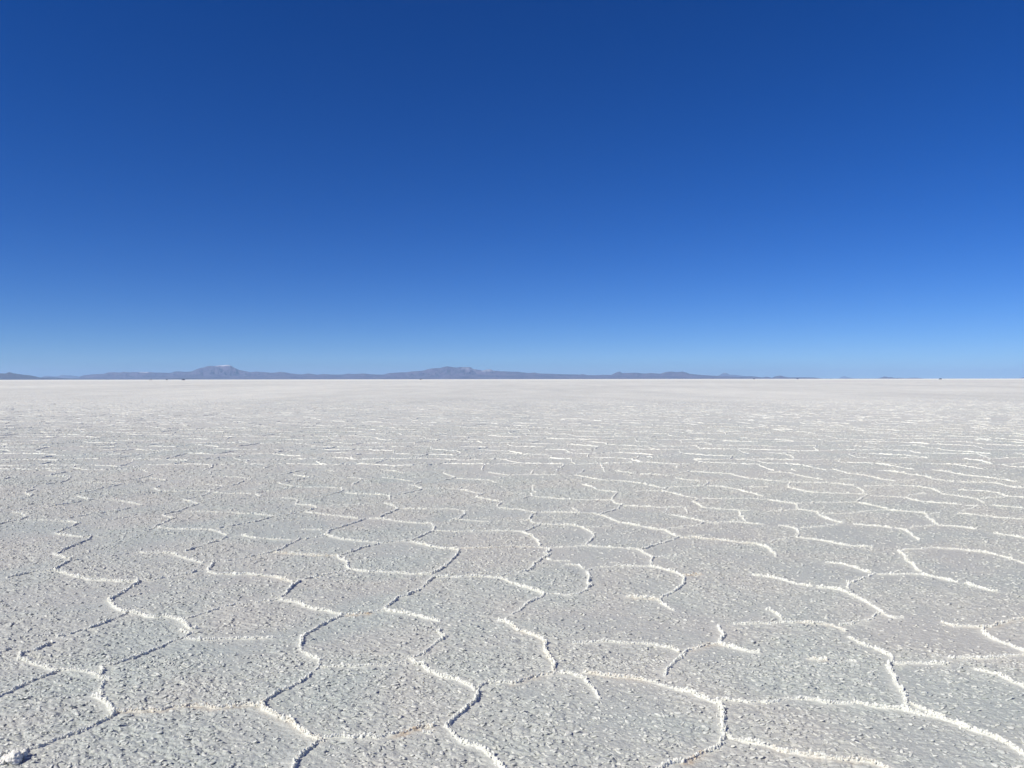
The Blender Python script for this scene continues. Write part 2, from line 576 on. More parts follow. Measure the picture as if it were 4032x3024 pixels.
H.6:830,148 1000,145 1200,145 1300,155 1420,172 1490,205
H.7:960,15 1060,20 1130,32 1200,45
H.7:1210,50 1360,65 1420,85 1520,100 1600,110
H.7:1640,112 1780,115 1940,120 2040,140 2130,158 2212,162 2350,175
H.7:1650,182 1780,186 1900,195 2000,210 2060,235 2212,248 2350,262
H.7:1500,215 1640,235 1760,252 1820,265 1870,300
H.7:1420,5 1540,22 1680,52 1780,60 1900,72 2040,95 2150,112
H.4:1840,258 1960,248 2070,240
H.4:200,5 240,20
'''
ridges = []          # (world polyline Nx2, strength, stain)
for ln in LINES.strip().splitlines():
    head, pts = ln.split(':')
    x0, y0 = TILES[head[0]]
    hs = head[1:].split('s')
    st = float(hs[0]); st = 0.48 + 0.44 * st; sn = float(hs[1]) if len(hs) > 1 else 0.0
    P = []
    for p in pts.split():
        a, b = p.split(',')
        P.append(ground_pt(x0 + float(a) / 2.194, y0 + float(b) / 2.194))
    ridges.append((np.array(P), st, sn))

def resample(P, step_fn, wig, seed):
    """walk along a polyline with distance-dependent steps, adding a small natural wander"""
    seg = np.diff(P, axis=0)
    L = np.hypot(seg[:, 0], seg[:, 1])
    cum = np.concatenate([[0], np.cumsum(L)])
    s, S = 0.0, []
    while s < cum[-1]:
        S.append(s)
        k = min(np.searchsorted(cum, s, side='right') - 1, len(seg) - 1)
        f = (s - cum[k]) / max(L[k], 1e-6)
        s += step_fn(P[k, 1] + seg[k, 1] * f)
    S.append(cum[-1])
    S = np.array(S)
    x = np.interp(S, cum, P[:, 0]); y = np.interp(S, cum, P[:, 1])
    tx = np.gradient(x); ty = np.gradient(y)
    n = np.maximum(np.hypot(tx, ty), 1e-9); tx /= n; ty /= n
    o = (fbm(S / 0.11 + seed * 17.3, S * 0 + seed, 3, 5) - 0.5) * 2 * wig
    env = np.minimum(1, np.minimum(S, cum[-1] - S) / 0.05)
    x = x - ty * o * env; y = y + tx * o * env
    return S, x, y, tx, ty

# ------------------------------------------------------------------ ridges of the middle distance
# an irregular honeycomb of crust polygons beyond the traced lines
far_edges = []
frng = np.random.default_rng(5)
a_hex = 0.68
D_NEAR, D_FAR = 13.9, 125.0
def hexv(i, j, k):
    cx = math.sqrt(3) * a_hex * (i + 0.5 * (j & 1)); cy = 1.5 * a_hex * j
    return cx * 1.1, cy
TJ = frng.normal(size=(512, 512, 2, 2)).astype(np.float32) * 0.17
TJ = np.clip(TJ, -0.36, 0.36)
jmin = int(11.5 / (1.5 * a_hex)); jmax = int(D_FAR / (1.5 * a_hex))
def vert(i, j, k):
    cx, cy = hexv(i, j, k)
    cy += a_hex * (0.86 if k == 0 else 0.64)
    if k == 1: cx += 1.1 * math.sqrt(3) / 2 * a_hex
    o = TJ[i & 511, j & 511, k]
    return (cx + o[0], cy + o[1])
for j in range(jmin, jmax):
    half = 0.80 * (j * 1.5 * a_hex) + 2.0
    im = int(half / (math.sqrt(3) * a_hex)) + 1
    for i in range(-im, im):
        top = vert(i, j, 0); ur = vert(i, j, 1)
        ul = vert(i - 1, j, 1)
        up = vert(i + (j & 1), j + 1, 1)
        # lower vertex of the cell up-right of the upper-right corner of this cell
        for (p, q) in ((top, ur), (top, ul), (ur, vert(i + (j & 1), j - 1, 0) if False else None)):
            if q is None: continue
            far_edges.append((p, q))
        # vertical edge from the upper-right corner down to the next lower row's top vertex
        jj = j - 1
        ii = i if (j & 1) == 0 else i + 1
        low = vert(ii, jj, 0)
        far_edges.append((ur, low))

# ------------------------------------------------------------------ mesh pieces of the ground
VX, VF, VR, VS, SM = [], [], [], [], []      # vertices, faces (n x 3 or 4), ridge attr, stain attr, smooth
nv = 0
def add_piece(v, f, ridge, stain, smooth):
    global nv
    VX.append(v.astype(np.float32)); VF.append((f + nv).astype(np.int32))
    VR.append(np.broadcast_to(np.asarray(ridge, np.float32), (len(v),)).copy())
    VS.append(np.broadcast_to(np.asarray(stain, np.float32), (len(v),)).copy())
    SM.append(np.full(len(f), smooth, bool))
    nv += len(v)

# --- main crust grid: rows by distance, columns across
def rows():
    d = [1.7]
    while d[-1] < 60000:
        x = d[-1]
        k = (0.003 if x < 2.7 else 0.00125 if x < 6 else 0.0017 if x < 14 else 0.0024 if x < 26 else 0.0035 if x < 40 else 0.012 if x < 150 else 0.05)
        d.append(x * (1 + k))
    return np.array(d)
DR = rows()
NC = 2001
U = np.linspace(-1, 1, NC)
HALF = 0.75 * DR + 1.0
X = (U[None, :] * HALF[:, None])
Y = np.repeat(DR[:, None], NC, 1)
NR = len(DR)
H = np.zeros((NR, NC), np.float32)
RG = np.zeros((NR, NC), np.float32)
STN = np.zeros((NR, NC), np.float32)

# aprons raised along the ridges
for k, (P, st, sn) in enumerate(ridges):
    S, x, y, tx, ty = resample(P, lambda d: 0.012 * max(1, d / 5), 0.006 + 0.0012 * np.mean(P[:, 1]), k)
    for q in range(len(S)):
        d = y[q]
        if d < 1.8 or d > 40: continue
        rad = 0.10
        r0, r1 = np.searchsorted(DR, (d - rad, d + rad))
        hw = 0.75 * d + 1.0
        c = (x[q] / hw + 1) / 2 * (NC - 1); dc = rad / hw / 2 * (NC - 1)
        c0, c1 = max(0, int(c - dc)), min(NC, int(c + dc) + 2)
        if r1 <= r0 or c1 <= c0: continue
        d2 = (X[r0:r1, c0:c1] - x[q]) ** 2 + (Y[r0:r1, c0:c1] - y[q]) ** 2
        g = st * (0.006 * np.exp(-d2 / (2 * 0.035 ** 2)) + 0.009 * np.exp(-d2 / (2 * 0.0055 ** 2)))
        np.maximum(H[r0:r1, c0:c1], g, out=H[r0:r1, c0:c1])
        m = min(1, st) * (0.65 * np.exp(-d2 / (2 * 0.008 ** 2)) + 0.35 * np.exp(-d2 / (2 * 0.03 ** 2)))
        np.maximum(RG[r0:r1, c0:c1], m, out=RG[r0:r1, c0:c1])
        if sn > 0:
            # a rusty seep on the near side of the ridge
            d3 = (X[r0:r1, c0:c1] - x[q]) ** 2 + ((Y[r0:r1, c0:c1] - y[q] + 0.022) * 1.1) ** 2
            s_ = sn * 0.8 * np.exp(-d3 / (2 * 0.018 ** 2)) * (TAB[(q // 3) & 1023, k & 1023] * 0.9 + 0.1)
            np.maximum(STN[r0:r1, c0:c1], s_, out=STN[r0:r1, c0:c1])
APRON = H.copy()

# crust relief
rA = int(np.searchsorted(DR, 16.0))
ang = R(-14)
ca, sa = math.cos(ang), math.sin(ang)
def crust(x, y):
    wx = x + 0.02 * (vnoise(x * 14, y * 14, 31) - 0.5); wy = y + 0.02 * (vnoise(x * 14, y * 14, 32) - 0.5)
    ax = (wx * ca + wy * sa) / 1.9; ay = (-wx * sa + wy * ca)
    m = fbm(x * 1.7, y * 1.7, 3, 3)
    rough = np.clip((m - 0.22) / 0.26, 0.45, 1.0)
    n1 = nodules(ax / 0.019, ay / 0.019, 1)
    n2 = nodules(ax / 0.036 + 11.3, ay / 0.036 + 4.1, 2)
    f1 = fbm(ax / 0.009, ay / 0.009, 2, 9) - 0.5
    h = rough * (0.0072 * n1 + 0.0080 * n2) + 0.0040 * f1
    return h, rough
h1, rough1 = crust(X[:rA], Y[:rA])
# the strip of crust right beside a ridge is smoother
calm = 1 - 0.62 * np.clip(APRON[:rA] / 0.006, 0, 1)
H[:rA] += h1.astype(np.float32) * calm
print('near crust', time.time() - T0)
# coarser knobs carry on beyond, sized to stay visible
rB = int(np.searchsorted(DR, 6.0))
xf, yf = X[rB:], Y[rB:]
fade_in = np.clip((yf - 6.0) / 8.0, 0, 1)
H[rB:] += (fade_in * (1 - 0.8 * np.clip(APRON[rB:] / 0.005, 0, 1)) * ((0.015 * nodules(xf / 0.085, yf / 0.07, 4) + 0.006 * np.clip((yf - 14) / 6, 0, 1) * nodules(xf / 0.17, yf / 0.13, 5)) * np.clip(fbm(xf * 1.7, yf * 1.7, 2, 3) * 3 - 0.7, 0.3, 1) + 0.007 * (vnoise(xf / 0.06, yf / 0.06, 8) - 0.5))).astype(np.float32)
H += (0.012 * (fbm(X * 2.6, Y * 2.6, 3, 12) - 0.5) + 0.02 * (vnoise(X * 0.45, Y * 0.45, 15) - 0.5)).astype(np.float32)
rC = int(np.searchsorted(DR, 70.0))
xf, yf = X[rC:], Y[rC:]
H[rC:] += (np.clip((yf - 70) / 60, 0, 1) * 0.06 * (fbm(xf / 1.5, yf / 2.5, 2, 21) - 0.5)).astype(np.float32)
# farther out the colour is whitened, painting in the sunlit fronts of bumps
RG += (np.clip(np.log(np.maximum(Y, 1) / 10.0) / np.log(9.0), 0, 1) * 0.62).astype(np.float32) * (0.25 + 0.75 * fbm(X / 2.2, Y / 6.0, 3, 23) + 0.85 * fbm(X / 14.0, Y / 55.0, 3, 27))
RG[DR > 800] = 1.0  # bright line below the horizon, painted as full white
H[DR > 2500] = 0.0
STN *= np.clip(0.35 + 1.1 * vnoise(X * 60, Y * 60, 44), 0, 1)
def surf_h(x, y):
    """height of the finished crust at a point"""
    r = np.clip(np.searchsorted(DR, y) - 1, 0, NR - 2)
    hw = 0.75 * DR[r] + 1.0
    c = np.clip(((x / hw + 1) / 2 * (NC - 1)).astype(int), 0, NC - 1)
    return H[r, c]

def apron_h(x, y):
    r = np.clip(np.searchsorted(DR, y) - 1, 0, NR - 2)
    c = np.clip(((x / (0.75 * DR[r] + 1.0) + 1) / 2 * (NC - 1)).astype(int), 0, NC - 1)
    return APRON[r, c]

v = np.stack([X, Y, H], -1).reshape(-1, 3)
ii = (np.arange(NR - 1)[:, None] * NC + np.arange(NC - 1)[None, :]).reshape(-1)
f = np.stack([ii, ii + 1, ii + NC + 1, ii + NC], -1)
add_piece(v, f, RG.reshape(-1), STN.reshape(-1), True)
# plain salt all round, a little lower
S_ = 60000.0
add_piece(np.array([[-S_, -S_, -0.035], [S_, -S_, -0.035], [S_, S_, -0.035], [-S_, S_, -0.035]]), np.array([[0, 1, 2, 3]]), 0.1, 0, True)
print('grid', NR, NC, time.time() - T0)

# --- crumbs of salt heaped along the traced ridges
def ico(sub):
    import bmesh
    bm = bmesh.new()
    bmesh.ops.create_icosphere(bm, subdivisions=sub, radius=1.0)
    v = np.array([q.co[:] for q in bm.verts]); f = np.array([[a.index for a in q.verts] for q in bm.faces])
    bm.free()
    return v, f
ICO = {1: ico(1), 2: ico(2), 3: ico(3)}

def crumbs(cx, cy, cz, rx, ry, rz, sub, ridge, stain, seed, jag=0.28, smooth=False, head=None):
    r_ = np.random.default_rng(seed)
    bv, bf = ICO[sub]
    n, m = len(cx), len(bv)
    a = r_.random(n) * 2 * math.pi if head is None else head + r_.normal(size=n) * 0.45
    co, si = np.cos(a)[:, None], np.sin(a)[:, None]
    sc = 1 + (r_.random((n, m)) - 0.5) * jag
    # lumpy low-frequency shape per crumb
    k = r_.normal(size=(n, 3, 3)) * 1.6
    ph = r_.random((n, 3)) * 6.28
    for q in range(3):
        sc += 0.10 * np.sin(bv @ k[:, q].T + ph[:, q]).T
    x = bv[None, :, 0] * rx[:, None] * sc; y = bv[None, :, 1] * ry[:, None] * sc; z = bv[None, :, 2] * rz[:, None] * sc
    tilt = r_.normal(size=(n, 2)) * 0.25
    z2 = z + x * tilt[:, :1] + y * tilt[:, 1:]
    xx = cx[:, None] + x * co - y * si; yy = cy[:, None] + x * si + y * co; zz = cz[:, None] + z2
    V = np.stack([xx, yy, zz], -1).reshape(-1, 3)
    Fc = (bf[None] + (np.arange(n) * m)[:, None, None]).reshape(-1, 3)
    add_piece(V, Fc, np.repeat(ridge, m), np.repeat(stain, m), smooth)

bins = {3: [], 2: [], 1: []}
strip_pts = []
for k, (P, st, sn) in enumerate(ridges):
    S, x, y, tx, ty = resample(P, lambda d: 0.0058 * max(1.0, d / 5.5), 0.006 + 0.0012 * np.mean(P[:, 1]), k)
    amp = 0.15 + 1.25 * fbm(S / 0.07 + k * 9, S * 0, 3, 14)          # ridge height swells and drops along its run
    gap = vnoise(S / 0.16 + k * 5, S * 0 + 3, 17)
    keep = np.where(gap < 0.28 - 0.22 * st, 0.4, 1.0)
    for q in range(len(S)):
        d = y[q]
        if d < 1.9: continue
        g = st * amp[q] * keep[q]
        num = 2 if st > 0.55 else 1
        for _ in range(num):
            if rng.random() > 0.45 + 0.6 * st: continue
            r = (0.0029 + 0.0034 * rng.random() ** 1.5) * (1.55 if rng.random() < 0.06 else 1) * (0.66 + 0.42 * g) * (1 + 0.085 * (d - 4))
            off = rng.normal() * 0.0040 * (0.4 + 0.6 * st) * (2.6 if rng.random() < 0.22 else 1)
            up = rng.random() ** 1.3 * 0.0122 * (0.30 + 0.70 * g) * (1 + 0.07 * max(0, d - 5))
            bins[3 if d < 3.9 else 2 if d < 6.8 else 1].append(
                (x[q] - ty[q] * off, y[q] + tx[q] * off, up, r * (0.95 + 0.6 * rng.random()), r * (0.65 + 0.4 * rng.random()),
                 r * (0.8 + 0.9 * rng.random()) * (0.7 + 0.5 * min(g, 1)), sn * 0.7 * (rng.random() < 0.45), math.atan2(ty[q], tx[q])))
for sub, L in bins.items():
    A = np.array(L)
    cz = surf_h(A[:, 0], A[:, 1]) + A[:, 2] - 0.001
    crumbs(A[:, 0], A[:, 1], cz, A[:, 3], A[:, 4], A[:, 5], sub, 0.75 + 0.25 * rng.random(len(A)), A[:, 6], 100 + sub,
           jag={3: 0.20, 2: 0.26, 1: 0.3}[sub], head=A[:, 7])
    print('crumbs', sub, len(A))
# loose knobs scattered over the crust
for (n, da, db, sub, sd, r0, r1) in ((26000, 2.4, 4.6, 2, 77, 0.0034, 0.0046), (80000, 4.4, 12.5, 1, 78, 0.0043, 0.0054), (60000, 12.0, 27.0, 1, 79, 0.0065, 0.0065)):
    kr = np.random.default_rng(sd)
    dd = np.sqrt(da ** 2 + (db ** 2 - da ** 2) * kr.random(n)); xx = (kr.random(n) * 2 - 1) * (0.72 * dd + 0.6)
    cl = fbm(xx * 1.7, dd * 1.7, 3, 3) + 0.22 * kr.normal(size=n) > 0.36
    xx, dd = xx[cl], dd[cl]
    cl = apron_h(xx, dd) < 0.0022            # a bare margin runs along every ridge
    xx, dd = xx[cl], dd[cl]
    rr = r0 + r1 * kr.random(len(xx)) ** 2.2
    crumbs(xx, dd, surf_h(xx, dd) + rr * 0.1, rr * 2.3, rr * 1.15, rr * 0.62, sub, 0.05 + 0.60 * kr.random(len(xx)) ** 1.6, np.zeros(len(xx)), sd,
           jag=0.22, smooth=True, head=kr.normal(size=len(xx)) * 0.5 - 0.3)
print('crumbs done', time.time() - T0)

# --- far ridges: low jagged banks following the honeycomb
def bank(P, st, seed):
    S, x, y, tx, ty = resample(P, lambda d: max(0.012, 0.0017 * d), 0.03, seed)
    if len(S) < 3: return
    n = len(S)
    d = y
    swell = 0.55 + 0.75 * fbm(S / 0.25 + seed * 3.7, S * 0 + seed, 2, 19)
    jag = 0.7 + 0.6 * rng.random(n)
    env = np.clip(np.minimum(np.arange(n), n - 1 - np.arange(n)) / 1.5, 0.5, 1)
    h = 0.025 * st * swell * jag * env * (1 - 0.82 * np.clip((d - 16) / 55, 0, 1))
    wd = 0.013 * (0.8 + 0.4 * rng.random(n)) * (0.6 + 0.5 * st)
    z0 = surf_h(x, y) - 0.006
    o = rng.normal(size=n) * 0.005
    v = np.stack([np.stack([x + ty * wd, y - tx * wd, z0], -1),
                  np.stack([x + ty * (wd * 0.5 + o), y - tx * (wd * 0.5 + o), z0 + h * 0.85], -1),
                  np.stack([x - ty * (wd * 0.4 - o), y + tx * (wd * 0.4 - o), z0 + h], -1),
                  np.stack([x - ty * wd, y + tx * wd, z0], -1)], 1).reshape(-1, 3)
    b = np.arange(n - 1) * 4
    f = np.concatenate([np.stack([b + r, b + r + 4, b + r + 5, b + r + 1], -1) for r in range(3)])
    BV.append((v, f))
BV = []
for k, (p, q) in enumerate(far_edges):
    my = (p[1] + q[1]) / 2; mx = (p[0] + q[0]) / 2
    if my < D_NEAR or my > D_FAR: continue
    if abs(mx) > 0.78 * my + 2: continue
    u = frng.random()
    if u < 0.07: continue
    st = 0.55 + 0.5 * frng.random()
    # one gently bowed line from corner to corner
    bow = frng.normal() * 0.07
    nx, ny = -(q[1] - p[1]), (q[0] - p[0])
    t = np.linspace(0, 1, 6)[:, None]
    P = np.array(p)[None] * (1 - t) + np.array(q)[None] * t + np.array([nx, ny])[None] * bow * (4 * t * (1 - t))
    bank(P, st, k % 977)
vs, fs, o = [], [], 0
for v, f in BV:
    vs.append(v); fs.append(f + o); o += len(v)
add_piece(np.concatenate(vs), np.concatenate(fs), 0.9, 0, False)
print('banks', len(BV), o, time.time() - T0)

def build_mesh(name, VX, VF, SM, attrs, mats):
    me = bpy.data.meshes.new(name)
    V = np.concatenate(VX)
    me.vertices.add(len(V)); me.vertices.foreach_set('co', V.ravel())
    loops = np.concatenate([f.ravel() for f in VF])
    size = np.concatenate([np.full(len(f), f.shape[1], np.int32) for f in VF])
    start = np.concatenate([[0], np.cumsum(size)[:-1]]).astype(np.int32)
    me.loops.add(len(loops)); me.loops.foreach_set('vertex_index', loops)
    me.polygons.add(len(size)); me.polygons.foreach_set('loop_start', start)
    me.update(calc_edges=True)
    me.polygons.foreach_set('use_smooth', np.concatenate(SM))
    for k, a in attrs.items():
        at = me.attributes.new(k, 'FLOAT', 'POINT'); at.data.foreach_set('value', a.astype(np.float32))
    for m in mats: me.materials.append(m)
    ob = bpy.data.objects.new(name, me)
    col.objects.link(ob)
    return ob

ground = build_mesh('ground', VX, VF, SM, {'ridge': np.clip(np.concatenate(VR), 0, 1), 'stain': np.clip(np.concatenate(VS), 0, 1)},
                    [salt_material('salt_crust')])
ground['kind'] = 'structure'
ground['label'] = 'white salt crust broken into polygons by raised crumbly ridges'
del VX, VF
print('ground built', time.time() - T0)

# ------------------------------------------------------------------ loose lump of salt at the lower left
lx, ly = ground_pt(55, 3012)
def lump_mesh(name, seed, parts):
    vs, fs, o = [], [], 0
    bv, bf = ico(5)
    r_ = np.random.default_rng(seed)
    for (cx, cy, cz, r, sq) in parts:
        d = bv.copy()
        disp = np.ones(len(d))
        for q in range(14):
            kk = r_.normal(size=3) * (1.5 + 0.9 * q)
            disp += (0.11 / (1 + 0.28 * q)) * np.sin(d @ kk + r_.random() * 6.28)
        d = d * disp[:, None] * r
        d[:, 2] *= sq
        vs.append(d + np.array([cx, cy, cz])); fs.append(bf + o); o += len(bv)
    ob = build_mesh(name, vs, fs, [np.ones(len(f), bool) for f in fs], {}, [salt_material('white_salt', False)])
    return ob
lump = lump_mesh('salt_lump', 3, [(0, 0, 0.019, 0.030, 0.85), (-0.028, 0.012, 0.012, 0.022, 0.8), (0.008, 0.05, 0.014, 0.017, 0.9),
                                   (-0.012, 0.036, 0.012, 0.019, 0.8), (-0.045, -0.01, 0.008, 0.018, 0.7)])
lump.location = (lx, ly, float(surf_h(np.array([lx]), np.array([ly]))[0]))
lump['label'] = 'rounded bright white lump of salt at the end of a ridge, lower left corner'
lump['category'] = 'salt lump'

# ------------------------------------------------------------------ mountains
def rock_material(name, c1, c2, snow=None):
    m, t, b = new_mat(name)
    N, L = t.nodes, t.links
    tc = N.new('ShaderNodeTexCoord')
    n = N.new('ShaderNodeTexNoise'); n.inputs['Scale'].default_value = 0.0011; n.inputs['Detail'].default_value = 8
    n.inputs['Roughness'].default_value = 0.6
    L.new(tc.outputs['Object'], n.inputs['Vector'])
    r = N.new('ShaderNodeMapRange'); r.inputs['From Min'].default_value = 0.38; r.inputs['From Max'].default_value = 0.62
    L.new(n.outputs['Fac'], r.inputs['Value'])
    x = N.new('ShaderNodeMix'); x.data_type = 'RGBA'
    x.inputs['A'].default_value = (*c1, 1); x.inputs['B'].default_value = (*c2, 1)
    L.new(r.outputs['Result'], x.inputs['Factor'])
    a = N.new('ShaderNodeAttribute'); a.attribute_name = 'snow'
    y = N.new('ShaderNodeMix'); y.data_type = 'RGBA'
    L.new(a.outputs['Fac'], y.inputs['Factor']); L.new(x.outputs['Result'], y.inputs['A'])
    y.inputs['B'].default_value = (0.86, 0.87, 0.9, 1)
    L.new(y.outputs['Result'], b.inputs['Base Color'])
    b.inputs['Roughness'].default_value = 0.9
    return m

def zoomed(x0, s, pts):
    return [(x0 + a / s, 1380 + b / s) for a, b in pts]
Z = 2212 / 800.0
def mountain_range(name, label, px, D, depth, mat, snow=(), seed=1, relief=0.34, sharp=1.25):
    px = np.array(px)
    xs = np.arange(px[0, 0], px[-1, 0] + 0.01, 1.5)
    ys = np.interp(xs, px[:, 0], px[:, 1])
    base = 1495.0 - 5.0 * xs / 4032.0
    Hc = np.maximum(base - ys, 0.0) / F * D
    Hc += (fbm(xs / 5.0, xs * 0, 3, seed) - 0.5) * 0.9 / F * D * np.clip(Hc / (12 / F * D), 0, 1)
    Hc = np.maximum(Hc, 0)
    n = len(xs)
    X0 = (xs - 2016.0) / F * D
    NV_F, NV_B = 34, 12
    vv = np.concatenate([-np.linspace(1, 0, NV_F, endpoint=False), np.linspace(0, 1, NV_B)])
    V = np.zeros((len(vv), n, 3)); SN = np.zeros((len(vv), n))
    dx = X0[1] - X0[0]
    for r, t in enumerate(vv):
        w_ = abs(t) * depth * 0.55 / dx
        if w_ > 0.6:
            kx = np.arange(-int(3 * w_), int(3 * w_) + 1)
            ker = np.exp(-kx ** 2 / (2 * w_ * w_)); ker /= ker.sum()
            pad = len(kx) // 2
            Hs = np.convolve(np.pad(Hc, pad, mode='constant'), ker, mode='valid')
        else:
            Hs = Hc
        mixf = min(1, abs(t) * 2.0)
        Hr = Hc * (1 - mixf) + np.minimum(Hs, Hc * 1.1 + 20) * mixf
        yy = D + t * depth
        g = fbm(X0 / (depth * 0.11), np.full(n, yy / (depth * 0.28)), 4, seed + 3)
        g2 = 1 - np.abs(2 * g - 1)
        hh = Hr * (1 - abs(t)) ** sharp * (1 - relief * 2.2 * (1 - g2) * min(1, abs(t) * 6))
        if abs(t) >= 0.999: hh = hh * 0 - 5
        # keep the spurs below the crest as seen from the flat
        xw = X0 * (yy / D)
        V[r, :, 0] = xw; V[r, :, 1] = yy; V[r, :, 2] = hh
        for (a, b_, ymin, amt) in snow:
            inside = np.clip(np.minimum(xs - a, b_ - xs) / 6.0, 0, 1)
            zmin = (1493.0 - ymin) / F * D
            SN[r] = np.maximum(SN[r], inside * np.clip((hh - zmin) / (1.2 / F * D) + (g - 0.5) * 9, 0, 1) * amt)
    ii = (np.arange(len(vv) - 1)[:, None] * n + np.arange(n - 1)[None, :]).reshape(-1)
    f = np.stack([ii, ii + 1, ii + n + 1, ii + n], -1)
    ob = build_mesh(name, [V.reshape(-1, 3)], [f], [np.ones(len(f), bool)], {'snow': SN.reshape(-1)}, [mat])
    ob['kind'] = 'structure'
    ob['label'] = label
    return ob

rock = rock_material('haze_tinted_mountain_rock', (0.055, 0.045, 0.095), (0.14, 0.11, 0.165))  # the blue of distant haze is mixed into the rock colour
rock_dark = rock_material('dark_hill_rock', (0.045, 0.04, 0.055), (0.075, 0.06, 0.075))

main = (zoomed(0, Z, [(860, 306), (868, 285), (920, 268), (1030, 258), (1130, 255), (1180, 238), (1240, 236), (1310, 240), (1350, 232), (1410, 236), (1500, 235),
                      (1620, 233), (1700, 240), (1780, 240), (1860, 243), (1900, 230)]) +
        zoomed(700, Z, [(0, 227), (80, 232), (150, 228), (200, 205), (235, 193), (270, 188), (330, 168), (400, 168), (440, 165), (480, 160), (540, 155), (570, 160),
                        (610, 185), (660, 208), (720, 222), (800, 235), (860, 230), (940, 235), (1010, 242), (1060, 240), (1110, 232), (1180, 238),
                        (1230, 250), (1350, 260), (1420, 250), (1520, 263), (1590, 256), (1680, 262), (1790, 262), (1850, 252), (1925, 256)]) +
        zoomed(1400, Z, [(0, 255), (90, 250), (150, 257), (290, 264), (370, 245), (490, 238), (560, 236), (640, 225), (730, 220), (790, 202), (860, 192),
                         (920, 190), (960, 178), (1000, 172), (1050, 180), (1110, 186), (1130, 180), (1250, 180), (1280, 200), (1360, 212), (1380, 219),
                         (1440, 205), (1470, 203), (1500, 218), (1570, 225), (1690, 230), (1770, 232), (1880, 245), (1930, 241)]) +
        zoomed(2100, Z, [(0, 242), (20, 240), (50, 248), (150, 252), (300, 258), (500, 262), (540, 258), (600, 268), (720, 268), (740, 264), (850, 265),
                         (890, 245), (930, 230), (950, 235), (970, 246), (1090, 241), (1150, 243), (1210, 250), (1290, 245), (1380, 252), (1440, 235),
                         (1500, 228), (1560, 235), (1620, 230), (1660, 238), (1700, 253), (1800, 263), (1900, 270), (1930, 272)]) +
        zoomed(2800, Z, [(0, 272), (100, 278), (200, 282), (300, 286), (440, 280), (550, 292), (610, 285), (660, 297), (700, 280), (755, 272), (800, 285),
                         (860, 293), (950, 290), (1010, 292), (1100, 293), (1160, 298), (1215, 306)]))
mountain_range('mountain_range', 'long purple-grey mountain range with snow-dusted peaks across the horizon', main, 30000, 4200, rock,
               snow=[(846, 912, 1440, 0.75), (545, 587, 1465.5, 0.8), (492, 502, 1465.5, 0.8), (1893, 1950, 1466, 0.28), (1815, 1850, 1458, 0.15), (1850, 1875, 1460, 0.2)], seed=4)
mountain_range('hill', 'dark blue hill at the far left end of the horizon',
               zoomed(0, Z, [(-260, 262), (-120, 240), (0, 248), (60, 250), (85, 240), (100, 235), (150, 248), (200, 255), (260, 264), (320, 268), (380, 280), (430, 292),
                             (480, 298), (540, 316)]), 21000, 1500, rock_dark, seed=9, relief=0.12)
mountain_range('hill', 'pale hazy hills low on the horizon between the dark left hill and the range',
               zoomed(0, Z, [(400, 306), (450, 294), (480, 277), (520, 274), (570, 281), (630, 281), (680, 263), (730, 270), (800, 273), (860, 283), (900, 279), (980, 276)]),
               44000, 3000, rock, seed=12, relief=0.1)
mountain_range('hill', 'low dark foothills along the shore under the left part of the range',
               zoomed(0, Z, [(300, 314), (430, 296), (520, 292), (620, 294), (720, 302), (860, 305), (1100, 307), (1500, 309), (1780, 308), (1900, 300), (2000, 296), (2110, 300),
                             (2200, 307), (2600, 309), (3200, 309), (3900, 309), (4500, 308), (5200, 308), (5900, 308), (7000, 306), (8200, 306), (9800, 304.5)]),
               24000, 900, rock_dark, seed=15, relief=0.1)
mountain_range('mountain', 'distant pale cone-shaped volcano behind the right part of the range',
               zoomed(2800, Z, [(-30, 300), (60, 279), (90, 270), (120, 252), (140, 241), (155, 240), (180, 249), (210, 264), (260, 264), (320, 272), (380, 283), (430, 290)]),
               50000, 3000, rock, snow=[(2848, 2862, 1472, 0.4)], seed=18, relief=0.1)
mountain_range('mountain', 'faint pale blue peak alone on the right horizon',
               zoomed(2800, Z, [(1385, 306), (1410, 291), (1430, 283), (1450, 277), (1480, 287), (1520, 296), (1565, 306)]), 58000, 2500, rock, seed=21, relief=0.08)
mountain_range('hill', 'small dark island hill on the right horizon near the lone vehicle',
               zoomed(2800, Z, [(1805, 306), (1850, 295), (1875, 286), (1890, 283), (1930, 290), (1960, 289), (1990, 298), (2060, 298), (2120, 302), (2170, 297), (2212, 296),
                                (2270, 299), (2310, 305)]), 30000, 1500, rock, seed=24, relief=0.12)
mountain_range('hill', 'sliver of hill at the right edge of the horizon',
               [(4012, 1490.5), (4020, 1488), (4032, 1486), (4070, 1478), (4120, 1474), (4180, 1480), (4240, 1490)], 36000, 2000, rock, seed=27, relief=0.1)
print('mountains', time.time() - T0)

# ------------------------------------------------------------------ vehicles
import bmesh
GLASS = simple('dark_window_glass', (0.02, 0.025, 0.03), 0.12, 0.0)
TYRE = simple('black_tyre_rubber', (0.02, 0.02, 0.02), 0.9)
RIM = simple('grey_wheel_metal', (0.35, 0.35, 0.36), 0.4, 0.8)
BLACKM = simple('black_rack_metal', (0.03, 0.03, 0.03), 0.5)
LAMP = simple('clear_lamp_glass', (0.7, 0.7, 0.68), 0.15)
TARP = simple('dark_tarpaulin', (0.05, 0.055, 0.07), 0.8)

